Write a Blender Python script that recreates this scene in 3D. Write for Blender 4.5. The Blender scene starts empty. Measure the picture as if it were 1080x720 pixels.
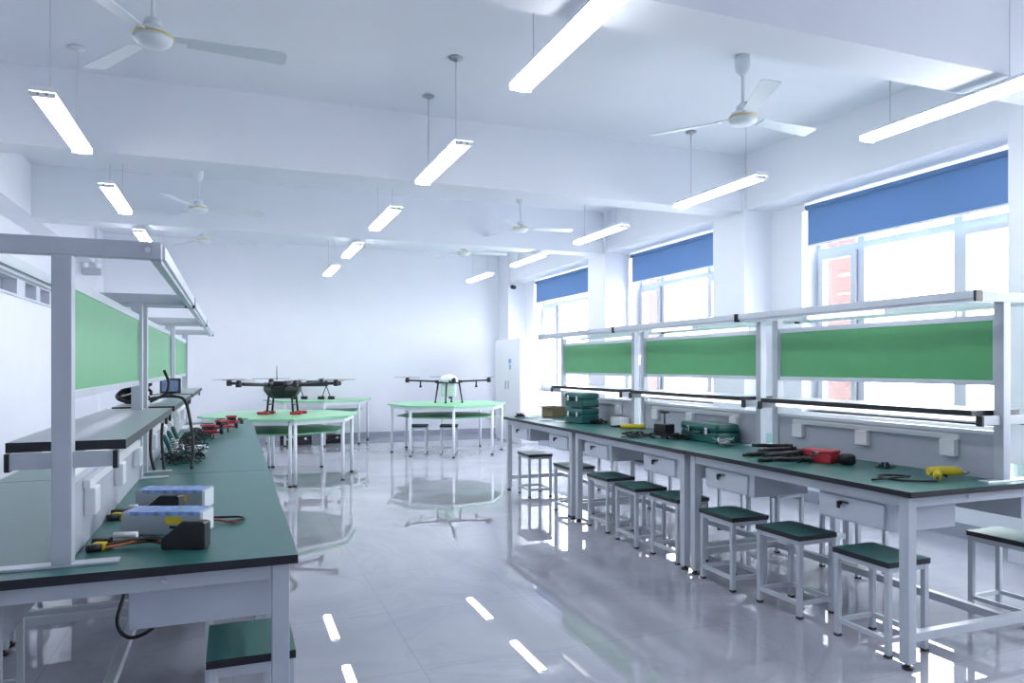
import bpy, bmesh, math, random
from mathutils import Vector, Matrix
random.seed(7)
sc = bpy.context.scene
col = sc.collection
PI = math.pi
# ------------------------------------------------------------------ camera model
F, HX, HY, EYE, YAW = 765.0, 540.0, 386.0, 1.37, math.radians(21.02)
SN, CS = math.sin(YAW), math.cos(YAW)
def at(px, py, z):
    d = (EYE - z) * F / (py - HY); r = (px - HX) / F * d
    return Vector((r * CS + d * SN, d * CS - r * SN, z))

# ------------------------------------------------------------------ materials
def mat(name, c, rough=0.5, metal=0.0, noise=0.04, scale=18.0, emit=None, estr=0.0, spec=0.5, bump=0.0, coat=0.0):
    m = bpy.data.materials.new(name); m.use_nodes = True
    nt = m.node_tree; b = nt.nodes['Principled BSDF']
    b.inputs['Roughness'].default_value = rough; b.inputs['Metallic'].default_value = metal
    b.inputs['Specular IOR Level'].default_value = spec
    b.inputs['Coat Weight'].default_value = coat
    tc = nt.nodes.new('ShaderNodeTexCoord'); n = nt.nodes.new('ShaderNodeTexNoise')
    n.inputs['Scale'].default_value = scale; n.inputs['Detail'].default_value = 4
    nt.links.new(tc.outputs['Object'], n.inputs['Vector'])
    r = nt.nodes.new('ShaderNodeValToRGB')
    r.color_ramp.elements[0].position = 0.3; r.color_ramp.elements[1].position = 0.7
    r.color_ramp.elements[0].color = tuple(max(0, x * (1 - noise)) for x in c) + (1,)
    r.color_ramp.elements[1].color = tuple(min(1, x * (1 + noise)) for x in c) + (1,)
    nt.links.new(n.outputs['Fac'], r.inputs['Fac']); nt.links.new(r.outputs['Color'], b.inputs['Base Color'])
    if bump:
        bp = nt.nodes.new('ShaderNodeBump'); bp.inputs['Strength'].default_value = bump; bp.inputs['Distance'].default_value = 0.002
        nt.links.new(n.outputs['Fac'], bp.inputs['Height']); nt.links.new(bp.outputs['Normal'], b.inputs['Normal'])
    if emit:
        b.inputs['Emission Color'].default_value = tuple(emit) + (1,); b.inputs['Emission Strength'].default_value = estr
    return m

M = {}
M['wall'] = mat('wall_paint', (0.80, 0.815, 0.87), 0.55, noise=0.012, scale=3, bump=0.03)
M['ceil'] = mat('ceiling_paint', (0.76, 0.785, 0.84), 0.6, noise=0.012, scale=2)
M['base'] = mat('skirting_grey', (0.36, 0.38, 0.46), 0.35, noise=0.03)
M['steel'] = mat('powder_coat_grey', (0.55, 0.59, 0.645), 0.32, noise=0.012)
M['drawer'] = mat('drawer_coat', (0.58, 0.62, 0.69), 0.35, noise=0.012)
M['alu'] = mat('brushed_aluminium', (0.66, 0.70, 0.76), 0.3, 0.35, noise=0.03, scale=60)
M['teal'] = mat('teal_laminate', (0.034, 0.165, 0.150), 0.33, noise=0.05, scale=40)
M['seat'] = mat('teal_seat', (0.028, 0.15, 0.135), 0.5, noise=0.05, scale=40, spec=0.8)
M['edge'] = mat('black_edge', (0.014, 0.016, 0.024), 0.4, noise=0.1)
M['green'] = mat('green_board', (0.115, 0.44, 0.175), 0.36, noise=0.03, scale=8)
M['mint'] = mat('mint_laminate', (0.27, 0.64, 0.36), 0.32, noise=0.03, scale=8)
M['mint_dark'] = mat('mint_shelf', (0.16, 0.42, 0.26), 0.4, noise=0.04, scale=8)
M['white'] = mat('white_enamel', (0.82, 0.84, 0.87), 0.3, noise=0.01)
M['leg'] = mat('white_leg', (0.80, 0.83, 0.88), 0.28, noise=0.01)
M['panel'] = mat('partition_grey', (0.47, 0.49, 0.57), 0.45, noise=0.02)
M['shelf'] = mat('shelf_grey', (0.40, 0.45, 0.48), 0.3, noise=0.03)
M['black'] = mat('black_plastic', (0.013, 0.014, 0.018), 0.38, noise=0.12)
M['rubber'] = mat('black_rubber', (0.010, 0.010, 0.013), 0.5, noise=0.1)
M['carbon'] = mat('carbon_fibre', (0.013, 0.014, 0.018), 0.42, noise=0.25, scale=160)
M['red'] = mat('red_plastic', (0.55, 0.035, 0.05), 0.35, noise=0.05)
M['orange'] = mat('orange_plastic', (0.8, 0.25, 0.08), 0.4, noise=0.05)
M['yellow'] = mat('yellow_plastic', (0.80, 0.62, 0.03), 0.38, noise=0.04)
M['tool'] = mat('green_case', (0.006, 0.115, 0.105), 0.38, noise=0.08, scale=30)
M['silver'] = mat('silver_case', (0.46, 0.49, 0.54), 0.35, 0.25, noise=0.03)
M['blue'] = mat('blue_label', (0.24, 0.38, 0.72), 0.4, noise=0.45, scale=45)
M['paper'] = mat('white_paper', (0.82, 0.83, 0.86), 0.6, noise=0.02)
M['card'] = mat('cardboard', (0.33, 0.25, 0.15), 0.75, noise=0.08)
M['chrome'] = mat('chrome', (0.7, 0.72, 0.75), 0.15, 0.9, noise=0.02)
M['screen'] = mat('screen', (0.06, 0.09, 0.16), 0.1, noise=0.3, scale=30, emit=(0.25, 0.4, 0.7), estr=0.12)
M['pcb'] = mat('circuit_green', (0.015, 0.09, 0.07), 0.4, noise=0.5, scale=150)
M['copper'] = mat('brown_wire', (0.16, 0.05, 0.03), 0.4, noise=0.2, scale=90)
M['fan'] = mat('fan_enamel', (0.70, 0.75, 0.78), 0.3, noise=0.01)
M['brass'] = mat('brass_ring', (0.72, 0.60, 0.25), 0.3, 0.5, noise=0.05)
M['cable'] = mat('suspension_wire', (0.55, 0.59, 0.66), 0.4, 0.3, noise=0.02)
M['frame'] = mat('window_pvc', (0.60, 0.63, 0.70), 0.35, noise=0.01)
M['gasket'] = mat('window_gasket', (0.30, 0.32, 0.38), 0.6, noise=0.05)
M['tank'] = mat('tank_plastic', (0.66, 0.76, 0.73), 0.35, noise=0.03)
M['dark_glass'] = mat('dark_glass', (0.30, 0.33, 0.39), 0.1, noise=0.03)
M['ground'] = mat('pale_concrete', (0.55, 0.55, 0.56), 0.8, noise=0.08, scale=2)
M['lamp'] = mat('lamp_diffuser', (0.9, 0.9, 0.9), 0.4, noise=0.0, emit=(0.96, 0.965, 1.0), estr=11.0)
M['strip'] = mat('bench_lamp_diffuser', (0.9, 0.9, 0.92), 0.3, noise=0.0, emit=(0.96, 0.965, 1.0), estr=0.7)

def floor_mat():
    m = bpy.data.materials.new('polished_tile'); m.use_nodes = True; nt = m.node_tree; b = nt.nodes['Principled BSDF']
    L = nt.links.new; N = nt.nodes.new
    tc = N('ShaderNodeTexCoord')
    w = N('ShaderNodeTexNoise'); w.inputs['Scale'].default_value = 0.9; w.inputs['Detail'].default_value = 7; w.inputs['Distortion'].default_value = 1.4
    L(tc.outputs['Object'], w.inputs['Vector'])
    cr = N('ShaderNodeValToRGB'); e = cr.color_ramp.elements
    e[0].position = 0.30; e[0].color = (0.35, 0.355, 0.41, 1); e[1].position = 0.72; e[1].color = (0.46, 0.465, 0.52, 1)
    x = cr.color_ramp.elements.new(0.49); x.color = (0.425, 0.43, 0.49, 1)
    x = cr.color_ramp.elements.new(0.505); x.color = (0.395, 0.40, 0.46, 1)
    x = cr.color_ramp.elements.new(0.525); x.color = (0.425, 0.43, 0.49, 1)
    L(w.outputs['Fac'], cr.inputs['Fac'])
    br = N('ShaderNodeTexBrick'); br.offset = 0.0; br.inputs['Scale'].default_value = 1.0
    br.inputs['Brick Width'].default_value = 0.8; br.inputs['Row Height'].default_value = 0.8
    br.inputs['Mortar Size'].default_value = 0.0016; br.inputs['Mortar Smooth'].default_value = 0.1
    br.inputs['Mortar'].default_value = (0.30, 0.305, 0.35, 1)
    L(tc.outputs['Object'], br.inputs['Vector']); L(cr.outputs['Color'], br.inputs['Color1']); L(cr.outputs['Color'], br.inputs['Color2'])
    L(br.outputs['Color'], b.inputs['Base Color'])
    b.inputs['Roughness'].default_value = 0.0; b.inputs['IOR'].default_value = 1.95
    return m
M['floor'] = floor_mat()

def brick_mat():
    m = bpy.data.materials.new('red_brick'); m.use_nodes = True; nt = m.node_tree; b = nt.nodes['Principled BSDF']
    tc = nt.nodes.new('ShaderNodeTexCoord'); br = nt.nodes.new('ShaderNodeTexBrick')
    sp_ = nt.nodes.new('ShaderNodeSeparateXYZ'); ad = nt.nodes.new('ShaderNodeMath'); mp = nt.nodes.new('ShaderNodeCombineXYZ')
    br.inputs['Scale'].default_value = 2.0
    br.inputs['Color1'].default_value = (0.085, 0.046, 0.044, 1); br.inputs['Color2'].default_value = (0.07, 0.038, 0.036, 1); br.inputs['Mortar'].default_value = (0.085, 0.065, 0.063, 1)
    nt.links.new(tc.outputs['Object'], sp_.inputs[0]); nt.links.new(sp_.outputs['X'], ad.inputs[0]); nt.links.new(sp_.outputs['Y'], ad.inputs[1]); nt.links.new(ad.outputs[0], mp.inputs['X']); nt.links.new(sp_.outputs['Z'], mp.inputs['Y']); nt.links.new(mp.outputs[0], br.inputs['Vector'])
    nt.links.new(br.outputs['Color'], b.inputs['Base Color']); b.inputs['Roughness'].default_value = 0.85
    return m
M['brick'] = brick_mat()

def glass_mat():
    m = bpy.data.materials.new('window_glass'); m.use_nodes = True; nt = m.node_tree; nt.nodes.clear()
    o = nt.nodes.new('ShaderNodeOutputMaterial'); t = nt.nodes.new('ShaderNodeBsdfTransparent'); g = nt.nodes.new('ShaderNodeBsdfGlossy')
    t.inputs['Color'].default_value = (0.95, 0.97, 0.97, 1); g.inputs['Roughness'].default_value = 0.02
    fr = nt.nodes.new('ShaderNodeFresnel'); fr.inputs['IOR'].default_value = 1.45
    mx = nt.nodes.new('ShaderNodeMixShader')
    ge = nt.nodes.new('ShaderNodeNewGeometry'); iv = nt.nodes.new('ShaderNodeMath'); iv.operation = 'SUBTRACT'; iv.inputs[0].default_value = 1.0
    mu = nt.nodes.new('ShaderNodeMath'); mu.operation = 'MULTIPLY'
    nt.links.new(ge.outputs['Backfacing'], iv.inputs[1]); nt.links.new(iv.outputs[0], mu.inputs[0]); nt.links.new(fr.outputs[0], mu.inputs[1])
    nt.links.new(mu.outputs[0], mx.inputs[0]); nt.links.new(t.outputs[0], mx.inputs[1]); nt.links.new(g.outputs[0], mx.inputs[2]); nt.links.new(mx.outputs[0], o.inputs[0])
    return m
M['glass'] = glass_mat()

def blind_mat():
    m = bpy.data.materials.new('blue_blind_fabric'); m.use_nodes = True; nt = m.node_tree; nt.nodes.clear()
    o = nt.nodes.new('ShaderNodeOutputMaterial'); d = nt.nodes.new('ShaderNodeBsdfDiffuse'); t = nt.nodes.new('ShaderNodeBsdfTranslucent')
    mx = nt.nodes.new('ShaderNodeMixShader'); mx.inputs[0].default_value = 0.25
    tc = nt.nodes.new('ShaderNodeTexCoord'); n = nt.nodes.new('ShaderNodeTexNoise'); n.inputs['Scale'].default_value = 250
    r = nt.nodes.new('ShaderNodeValToRGB'); r.color_ramp.elements[0].color = (0.19, 0.315, 0.53, 1); r.color_ramp.elements[1].color = (0.22, 0.355, 0.58, 1)
    nt.links.new(tc.outputs['Object'], n.inputs['Vector']); nt.links.new(n.outputs['Fac'], r.inputs['Fac'])
    for s in (d, t): nt.links.new(r.outputs['Color'], s.inputs['Color'])
    nt.links.new(d.outputs[0], mx.inputs[1]); nt.links.new(t.outputs[0], mx.inputs[2]); nt.links.new(mx.outputs[0], o.inputs[0])
    return m
M['blind'] = blind_mat()

# ------------------------------------------------------------------ mesh builder
class MB:
    def __init__(s): s.bm = bmesh.new()
    def _mark(s, faces, mi, smooth=False):
        for f in faces:
            f.material_index = mi; f.smooth = smooth
    def box(s, x0, x1, y0, y1, z0, z1, mi=0, top=None, bev=0.0, mtx=None):
        c = Vector(((x0+x1)/2, (y0+y1)/2, (z0+z1)/2))
        m = Matrix.Translation(c) @ Matrix.Diagonal((abs(x1-x0), abs(y1-y0), abs(z1-z0), 1))
        if mtx is not None: m = mtx @ m
        g = bmesh.ops.create_cube(s.bm, size=1, matrix=m)
        vs = set(g['verts']); fs = [f for f in s.bm.faces if all(v in vs for v in f.verts)]
        s._mark(fs, mi)
        if top is not None:
            max(fs, key=lambda f: f.calc_center_median().z).material_index = top
        if bev:
            es = [e for e in s.bm.edges if e.verts[0] in vs and e.verts[1] in vs]
            bmesh.ops.bevel(s.bm, geom=es, offset=bev, segments=2, affect='EDGES', profile=0.6, clamp_overlap=True)
        return s
    def ring(s, pts): return [s.bm.verts.new(p) for p in pts]
    def loft(s, rings, mi=0, smooth=True, cap=True, closed=True):
        n = len(rings[0]); fs = []
        for a, b in zip(rings[:-1], rings[1:]):
            for i in range(n if closed else n-1):
                j = (i+1) % n
                try: fs.append(s.bm.faces.new((a[i], a[j], b[j], b[i])))
                except ValueError: pass
        s._mark(fs, mi, smooth)
        if cap:
            for r in (list(reversed(rings[0])), rings[-1]):
                try: s._mark([s.bm.faces.new(r)], mi)
                except ValueError: pass
        return s
    def tube(s, pts, r, n=8, mi=0, smooth=True):
        pts = [Vector(p) for p in pts]; rs = r if isinstance(r, (list, tuple)) else [r]*len(pts)
        t0 = (pts[1]-pts[0]).normalized(); up = Vector((0,0,1)) if abs(t0.z) < .9 else Vector((1,0,0))
        u = t0.cross(up).normalized(); rings = []
        for i, p in enumerate(pts):
            t = (pts[min(i+1, len(pts)-1)] - pts[max(i-1, 0)])
            t = t.normalized() if t.length > 1e-9 else t0
            u = (u - t*u.dot(t)); u = u.normalized() if u.length > 1e-6 else t.orthogonal().normalized()
            v = t.cross(u)
            rings.append(s.ring([p + (u*math.cos(2*PI*k/n) + v*math.sin(2*PI*k/n))*rs[i] for k in range(n)]))
        return s.loft(rings, mi, smooth)
    def cyl(s, p0, p1, r, n=12, mi=0): return s.tube([p0, p1], r, n, mi)
    def lathe(s, prof, c=(0,0,0), n=20, mi=0):
        c = Vector(c)
        return s.loft([s.ring([c+Vector((r*math.cos(2*PI*k/n), r*math.sin(2*PI*k/n), z)) for k in range(n)]) for r, z in prof], mi)
    def prism(s, poly, z0, z1, mi=0, top=None, mtx=None):
        f = lambda x, y, z: (mtx @ Vector((x,y,z))) if mtx is not None else Vector((x,y,z))
        a = s.ring([f(x,y,z0) for x,y in poly]); b = s.ring([f(x,y,z1) for x,y in poly]); n = len(poly)
        fs = [s.bm.faces.new((a[i], a[(i+1)%n], b[(i+1)%n], b[i])) for i in range(n)]
        s._mark(fs, mi); s._mark([s.bm.faces.new(list(reversed(a)))], mi); s._mark([s.bm.faces.new(b)], mi if top is None else top)
        return s
    def bar(s, p0, p1, w, h, mi=0, bev=0.0):
        p0, p1 = Vector(p0), Vector(p1); d = p1-p0; L = d.length
        q = d.to_track_quat('Y', 'Z').to_matrix().to_4x4()
        return s.box(-w/2, w/2, 0, L, -h/2, h/2, mi, bev=bev, mtx=Matrix.Translation(p0) @ q)
    def build(s, name, mats, parent=None):
        bmesh.ops.recalc_face_normals(s.bm, faces=s.bm.faces[:])
        me = bpy.data.meshes.new(name); s.bm.to_mesh(me); s.bm.free()
        for m in (mats if isinstance(mats, (list, tuple)) else [mats]): me.materials.append(m)
        o = bpy.data.objects.new(name, me); col.objects.link(o)
        if parent is not None: o.parent = parent
        return o

def spline(pts, k=8):
    P = [Vector(p) for p in pts]; P = [P[0]*2-P[1]] + P + [P[-1]*2-P[-2]]; out = []
    for i in range(1, len(P)-2):
        a, b, c, d = P[i-1:i+3]
        for j in range(k):
            t = j/k
            out.append(0.5*((2*b)+(c-a)*t+(2*a-5*b+4*c-d)*t*t+(3*b-a-3*c+d)*t**3))
    return out + [P[-2]]

def tag(o, label, cat, group=None, kind=None):
    o['label'] = label; o['category'] = cat
    if group: o['group'] = group
    if kind: o['kind'] = kind
    return o
def thing(name, label, cat, loc=(0,0,0), rz=0.0, group=None):
    o = bpy.data.objects.new(name, None); o.empty_display_size = 0.1; col.objects.link(o)
    o.location = loc; o.rotation_euler = (0, 0, rz)
    return tag(o, label, cat, group)
def struct(o): o['kind'] = 'structure'; return o
def copy_tree(o, parent=None):
    c = o.copy(); col.objects.link(c)
    if parent is not None: c.parent = parent
    for ch in o.children: copy_tree(ch, c)
    return c
def place(proto, first, loc, rz, label, group):
    o = proto if first else copy_tree(proto)
    o.location = loc; o.rotation_euler = (0, 0, rz); o['label'] = label; o['group'] = group
    return o

# ------------------------------------------------------------------ room shell
XL, XR, YN, YF, ZC, ZB = -2.40, 5.43, -1.6, 13.95, 3.62, 3.03
XW = 0.30                                  # right wall thickness
SILL = 0.91
WINS = [(0.35, 2.60), (3.64, 5.86), (6.98, 9.34), (10.15, 12.95)]
struct(MB().box(XL-.3, XR+XW, YN-.3, YF+.3, -0.2, 0).build('floor', M['floor']))
struct(MB().box(XL-.3, XR+XW, YN-.3, YF+.3, ZC, ZC+.2).build('ceiling', M['ceil']))
struct(MB().box(XL-.3, XR+XW, YF, YF+.3, 0, ZC).build('wall_back', M['wall']))
struct(MB().box(XL-.3, XR+XW, YN-.3, YN, 0, ZC).build('wall_front', M['wall']))
m = MB(); y = YN
m.box(XR, XR+XW, YN, YF, 0, SILL); m.box(XR, XR+XW, YN, YF, ZB, ZC)
for a, b in WINS:
    m.box(XR, XR+XW, y, a, SILL, ZB); y = b
m.box(XR, XR+XW, y, YF, SILL, ZB)
struct(m.build('wall_right', M['wall']))
# left wall with a high strip window
LW = (8.5, 11.9, 2.19, 2.43)
m = MB(); m.box(XL-.3, XL, YN, LW[0], 0, ZC); m.box(XL-.3, XL, LW[1], YF, 0, ZC)
m.box(XL-.3, XL, LW[0], LW[1], 0, LW[2]); m.box(XL-.3, XL, LW[0], LW[1], LW[3], ZC)
struct(m.build('wall_left', M['wall']))
# columns and beams
k = 0
def trim(mb, mt):
    global k; k += 1
    return struct(mb.build('trim_%d' % k, mt))
for y0, y1 in ((2.95, 3.5), (6.31, 6.85), (9.4, 9.95), (13.4, 13.95)):
    trim(MB().box(5.07, XR, y0, y1, 0, ZC, bev=.004), M['wall'])
    if y0 != 9.4: trim(MB().box(XL, XL+.35, y0, y1, 0, ZC, bev=.004), M['wall'])
trim(MB().box(5.10, XR, YN, YF, ZB, ZC), M['wall'])
trim(MB().box(XL, XL+.30, YN, YF, ZB+.02, ZC), M['wall'])
for y0 in (-.35, 2.83, 6.35, 9.45):
    trim(MB().box(XL+.3, 5.10, y0, y0+.30, ZB-.01, ZC), M['ceil'])
# skirting
struct(MB().box(XL, XR, YF-.015, YF, 0, .11).build('baseboard_back', M['base']))
struct(MB().box(XR-.015, XR, YN, YF, 0, .12).build('baseboard_right', M['base']))
struct(MB().box(XL, XL+.015, YN, YF, 0, .12).build('baseboard_left', M['base']))

# windows on the right wall
def window(n, a, b):
    w = bpy.data.objects.new('window_%d' % n, None); col.objects.link(w); struct(w); w.location = (XR+.24, a, SILL)
    W, H = b-a, ZB-SILL; tz = 2.50-SILL; t = .055
    m = MB()
    m.box(-.04, .04, 0, W, 0, t); m.box(-.04, .04, 0, W, H-t, H)
    m.box(-.04, .04, 0, t, t, H-t); m.box(-.04, .04, W-t, W, t, H-t)
    m.box(-.04, .04, t, W-t, tz, tz+.07)
    m1, m2 = .66*W/2.22, W-.56*W/2.22
    for q in (m1, m2): m.box(-.043, .043, q-.04, q+.04, t-.002, H-t+.002)
    struct(m.build('window_frame', M['frame'], w))
    for i, (p, q) in enumerate(((t, m1-.04), (m2+.04, W-t))):
        s = MB(); f = .055; xs = -.075
        s.box(xs, xs+.05, p, q, t, t+f); s.box(xs, xs+.05, p, q, tz-f, tz); s.box(xs, xs+.05, p, p+f, t+f, tz-f); s.box(xs, xs+.05, q-f, q, t+f, tz-f)
        so = struct(s.build('sash', M['frame'], w))
        c0, c1 = ((q, q+.007), (p-.007, p))[i]
        struct(MB().box(-.055, -.045, c0, c1, t, tz-.004).build('gasket', M['gasket'], so))
        hy = q-f/2 if i else p+f/2
        h = MB().box(xs-.03, xs, hy-.015, hy+.015, .58, .62, bev=.004); h.box(xs-.045, xs-.03, hy-.01, hy+.01, .48, .62, bev=.004)
        struct(h.build('window_handle', M['white'], so))
    p = MB()
    for c0, c1 in ((t, m1-.04), (m1+.04, m2-.04), (m2+.04, W-t)):
        p.box(-.004, .004, c0, c1, t, tz); p.box(-.004, .004, c0, c1, tz+.07, H-t)
    struct(p.build('pane', M['glass'], w))
    s = MB().box(-.26, -.04, 0, W, -.03, .0, bev=.005); struct(s.build('window_sill', M['white'], w))
for i, (a, b) in enumerate(WINS): window(i+1, a, b)
# strip window on the left wall
w = bpy.data.objects.new('window_5', None); col.objects.link(w); struct(w); w.location = (XL-.1, LW[0], LW[2])
m = MB(); W, H = LW[1]-LW[0], LW[3]-LW[2]
m.box(-.05, .12, 0, W, 0, .03); m.box(-.05, .12, 0, W, H-.03, H)
for ya, yb in ((0, .08), (1.60, 1.96), (2.50, 2.70), (3.23, 3.40)): m.box(-.05, .115, ya, yb, .03, H-.03)
struct(m.build('window_frame', M['frame'], w)); struct(MB().box(-.05, -.03, .05, W-.05, .03, H-.03).build('pane', M['dark_glass'], w))

# roller blinds
bl = ('nearest the camera and behind its left edge, out of frame', )
blind_labels = ['blue roller blind over the window closest to the camera, beside the nearest pillar',
                'largest blue roller blind, at the top of the window nearest the camera',
                'middle blue roller blind, over the window between the two pillars',
                'smallest blue roller blind, over the farthest window by the white cabinet']
for i, (a, b) in enumerate(WINS):
    if i == 0: continue
    t = thing('roller_blind', blind_labels[i], 'blind', (XR+.03, a, ZB), 0, 'blue roller blinds on the windows')
    W = b-a
    m = MB(); m.box(-.002, .002, .05, W-.05, -.43, -.055); o = m.build('fabric', M['blind'], t)
    m = MB().cyl((0, .03, -.05), (0, W-.03, -.05), .026, 14); m.build('roller_tube', M['blind'], t)
    m = MB().box(-.012, .012, .05, W-.05, -.45, -.43, bev=.004); m.build('bottom_bar', M['white'], t)
    for yy in (.0, W-.03):
        MB().box(-.03, .03, yy, yy+.03, -.085, -.0, bev=.003).build('bracket', M['white'], t)

# outside
struct(MB().box(XR+XW+.05, 60, -30, 60, -.6, -.4).build('ground_outside', M['ground']))
def brick_block(x0, x1, y0, y1, h, label, ledges):
    t = thing('brick_building', label, 'building', (x0, y0, -.4))
    MB().box(0, x1-x0, 0, y1-y0, 0, h).build('wall', M['brick'], t)
    for z in ledges: MB().box(-.06, 0, .2, y1-y0-.2, z, z+.22).build('ledge', M['white'], t)
    MB().box(-.1, x1-x0+.1, -.1, y1-y0+.1, h, h+.25).build('roof', M['white'], t)
brick_block(14, 14.8, 14.1, 17.0, 9.0, 'pale red brick building outside, behind the opening sash of the largest window', (1.8, 2.6, 3.5, 4.4))
brick_block(14, 14.3, 22.1, 22.7, 9.0, 'narrow red brick pier outside, seen through the middle window', (5.0,))

# ------------------------------------------------------------------ suspended lamps
def make_lamp():
    t = thing('suspended_lamp', 'x', 'lamp'); L = 1.2
    m = MB()
    m.prism([(-.068, .0), (-.05, .03), (.05, .03), (.068, .0)], 0, L, mtx=Matrix(((1,0,0,0),(0,0,1,0),(0,1,0,0),(0,0,0,1))))
    m.build('housing', M['white'], t)
    d = MB(); n = 8
    pf = [(-.06, -.001)] + [(.06*math.cos(PI + PI*j/n), -.018 + .017*math.sin(PI + PI*j/n)) for j in range(n+1)] + [(.06, -.001)]
    d.prism(pf, .012, L-.012, mtx=Matrix(((1,0,0,0),(0,0,1,0),(0,1,0,0),(0,0,0,1))))
    d.build('diffuser', M['lamp'], t)
    for y0 in (0, L-.012):
        e = MB().box(-.066, .066, y0, y0+.012, -.033, -.002, bev=.003).build('end_cap', M['white'], t)
        for x in (-.022, .022): MB().box(x-.007, x+.007, y0+(-.002 if y0 == 0 else .012), y0+(0 if y0 == 0 else .014), -.022, -.009).build('tube_pin', M['gasket'], e)
    for yy in (.2, L-.2):
        MB().box(-.03, .03, yy-.03, yy+.03, .03, .04, bev=.002).build('hanger', M['white'], t)
    return t
lamp_proto = make_lamp()
ROWS = [('left row of lamps above the left bench', -1.03), ('middle row of lamps', 1.515), ('right row of lamps beside the windows', 4.10)]
ORD = ['nearest', 'second nearest', 'third nearest', 'fourth nearest', 'farthest']
first = True
ZL = 2.955
for rn, rx in ROWS:
    for i in range(5):
        y0 = 2.62 + i*2.26
        if rx < 0 and i == 0: continue
        lab = 'white suspended strip lamp, %s in the %s' % (ORD[i], rn)
        o = place(lamp_proto, first, (rx, y0, ZL), 0, lab, 'suspended strip lamps'); first = False
        for yy in (.2, 1.0):
            yw = y0+yy; top = ZC-ZL
            for bb in (2.83, 6.35, 9.45):
                if bb-.03 < yw < bb+.33: top = ZB-.01-ZL
            if top < .3:
                MB().cyl((0, yy, .04), (0, yy, top), .0028, 6).build('suspension_wire', M['cable'], o)
            else:
                w_ = MB().cyl((0, yy, .04), (0, yy, top-.02), .0024, 6).build('suspension_wire', M['cable'], o)
                MB().lathe([(.010, top-.03), (.018, top-.02), (.05, top-.014), (.052, top-.003)], (0, yy, 0), 16).build('ceiling_cup', M['fan'], w_)

# ------------------------------------------------------------------ ceiling fans
def make_fan():
    t = thing('ceiling_fan', 'x', 'ceiling fan')
    r = MB().cyl((0,0,.05), (0,0,.40), .012, 10).build('rod', M['fan'], t)
    MB().lathe([(.016,.30),(.05,.34),(.058,.39),(.05,.449)], n=18).build('canopy', M['fan'], t)
    MB().lathe([(.02,.10),(.045,.085),(.05,.05),(.02,.04)], n=16).build('coupling', M['fan'], t)
    MB().lathe([(.02,-.056),(.07,-.05),(.096,-.028),(.102,-.008)], n=28).build('motor_cover', M['fan'], t)
    MB().lathe([(.103,-.008),(.107,-.002),(.103,.004)], n=28).build('trim_ring', M['brass'], t)
    MB().lathe([(.101,.004),(.085,.03),(.045,.05)], n=28).build('motor_top', M['fan'], t)
    for i in range(3):
        a = i*2*PI/3; R = Matrix.Rotation(a, 4, 'Z')
        b = MB(); q = R @ Matrix.Translation((0,0,-.005)) @ Matrix.Rotation(math.radians(-11), 4, 'X')
        b.prism([(.17,-.045),(.68,-.068),(.70,-.05),(.70,.05),(.68,.062),(.17,.045)], -.003, .003, mtx=q)
        o = b.build('blade', M['fan'], t)
        MB().prism([(.085,-.02),(.20,-.02),(.20,.02),(.085,.02)], .004, .011, mtx=q).build('blade_bracket', M['fan'], o)
    return t
fan_proto = make_fan(); first = True
for (fx, fy, ang, lab) in (
        (-.41, 4.40, 3, 'large near white ceiling fan with a brass ring, above the left bench'),
        (3.45, 4.31, 6, 'white ceiling fan on a short rod in front of the largest window'),
        (-.37, 9.00, 5, 'middle white ceiling fan of the left three, above the left bench row'),
        (3.50, 8.80, -10, 'middle white ceiling fan of the right three, above the right bench row'),
        (-.39, 11.2, 5, 'farthest white ceiling fan on the left, beyond the black drone'),
        (3.41, 11.0, -10, 'farthest white ceiling fan on the right, above the white drone')):
    place(fan_proto, first, (fx, fy, ZC-.45), math.radians(ang), lab, 'white three bladed ceiling fans'); first = False

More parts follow.
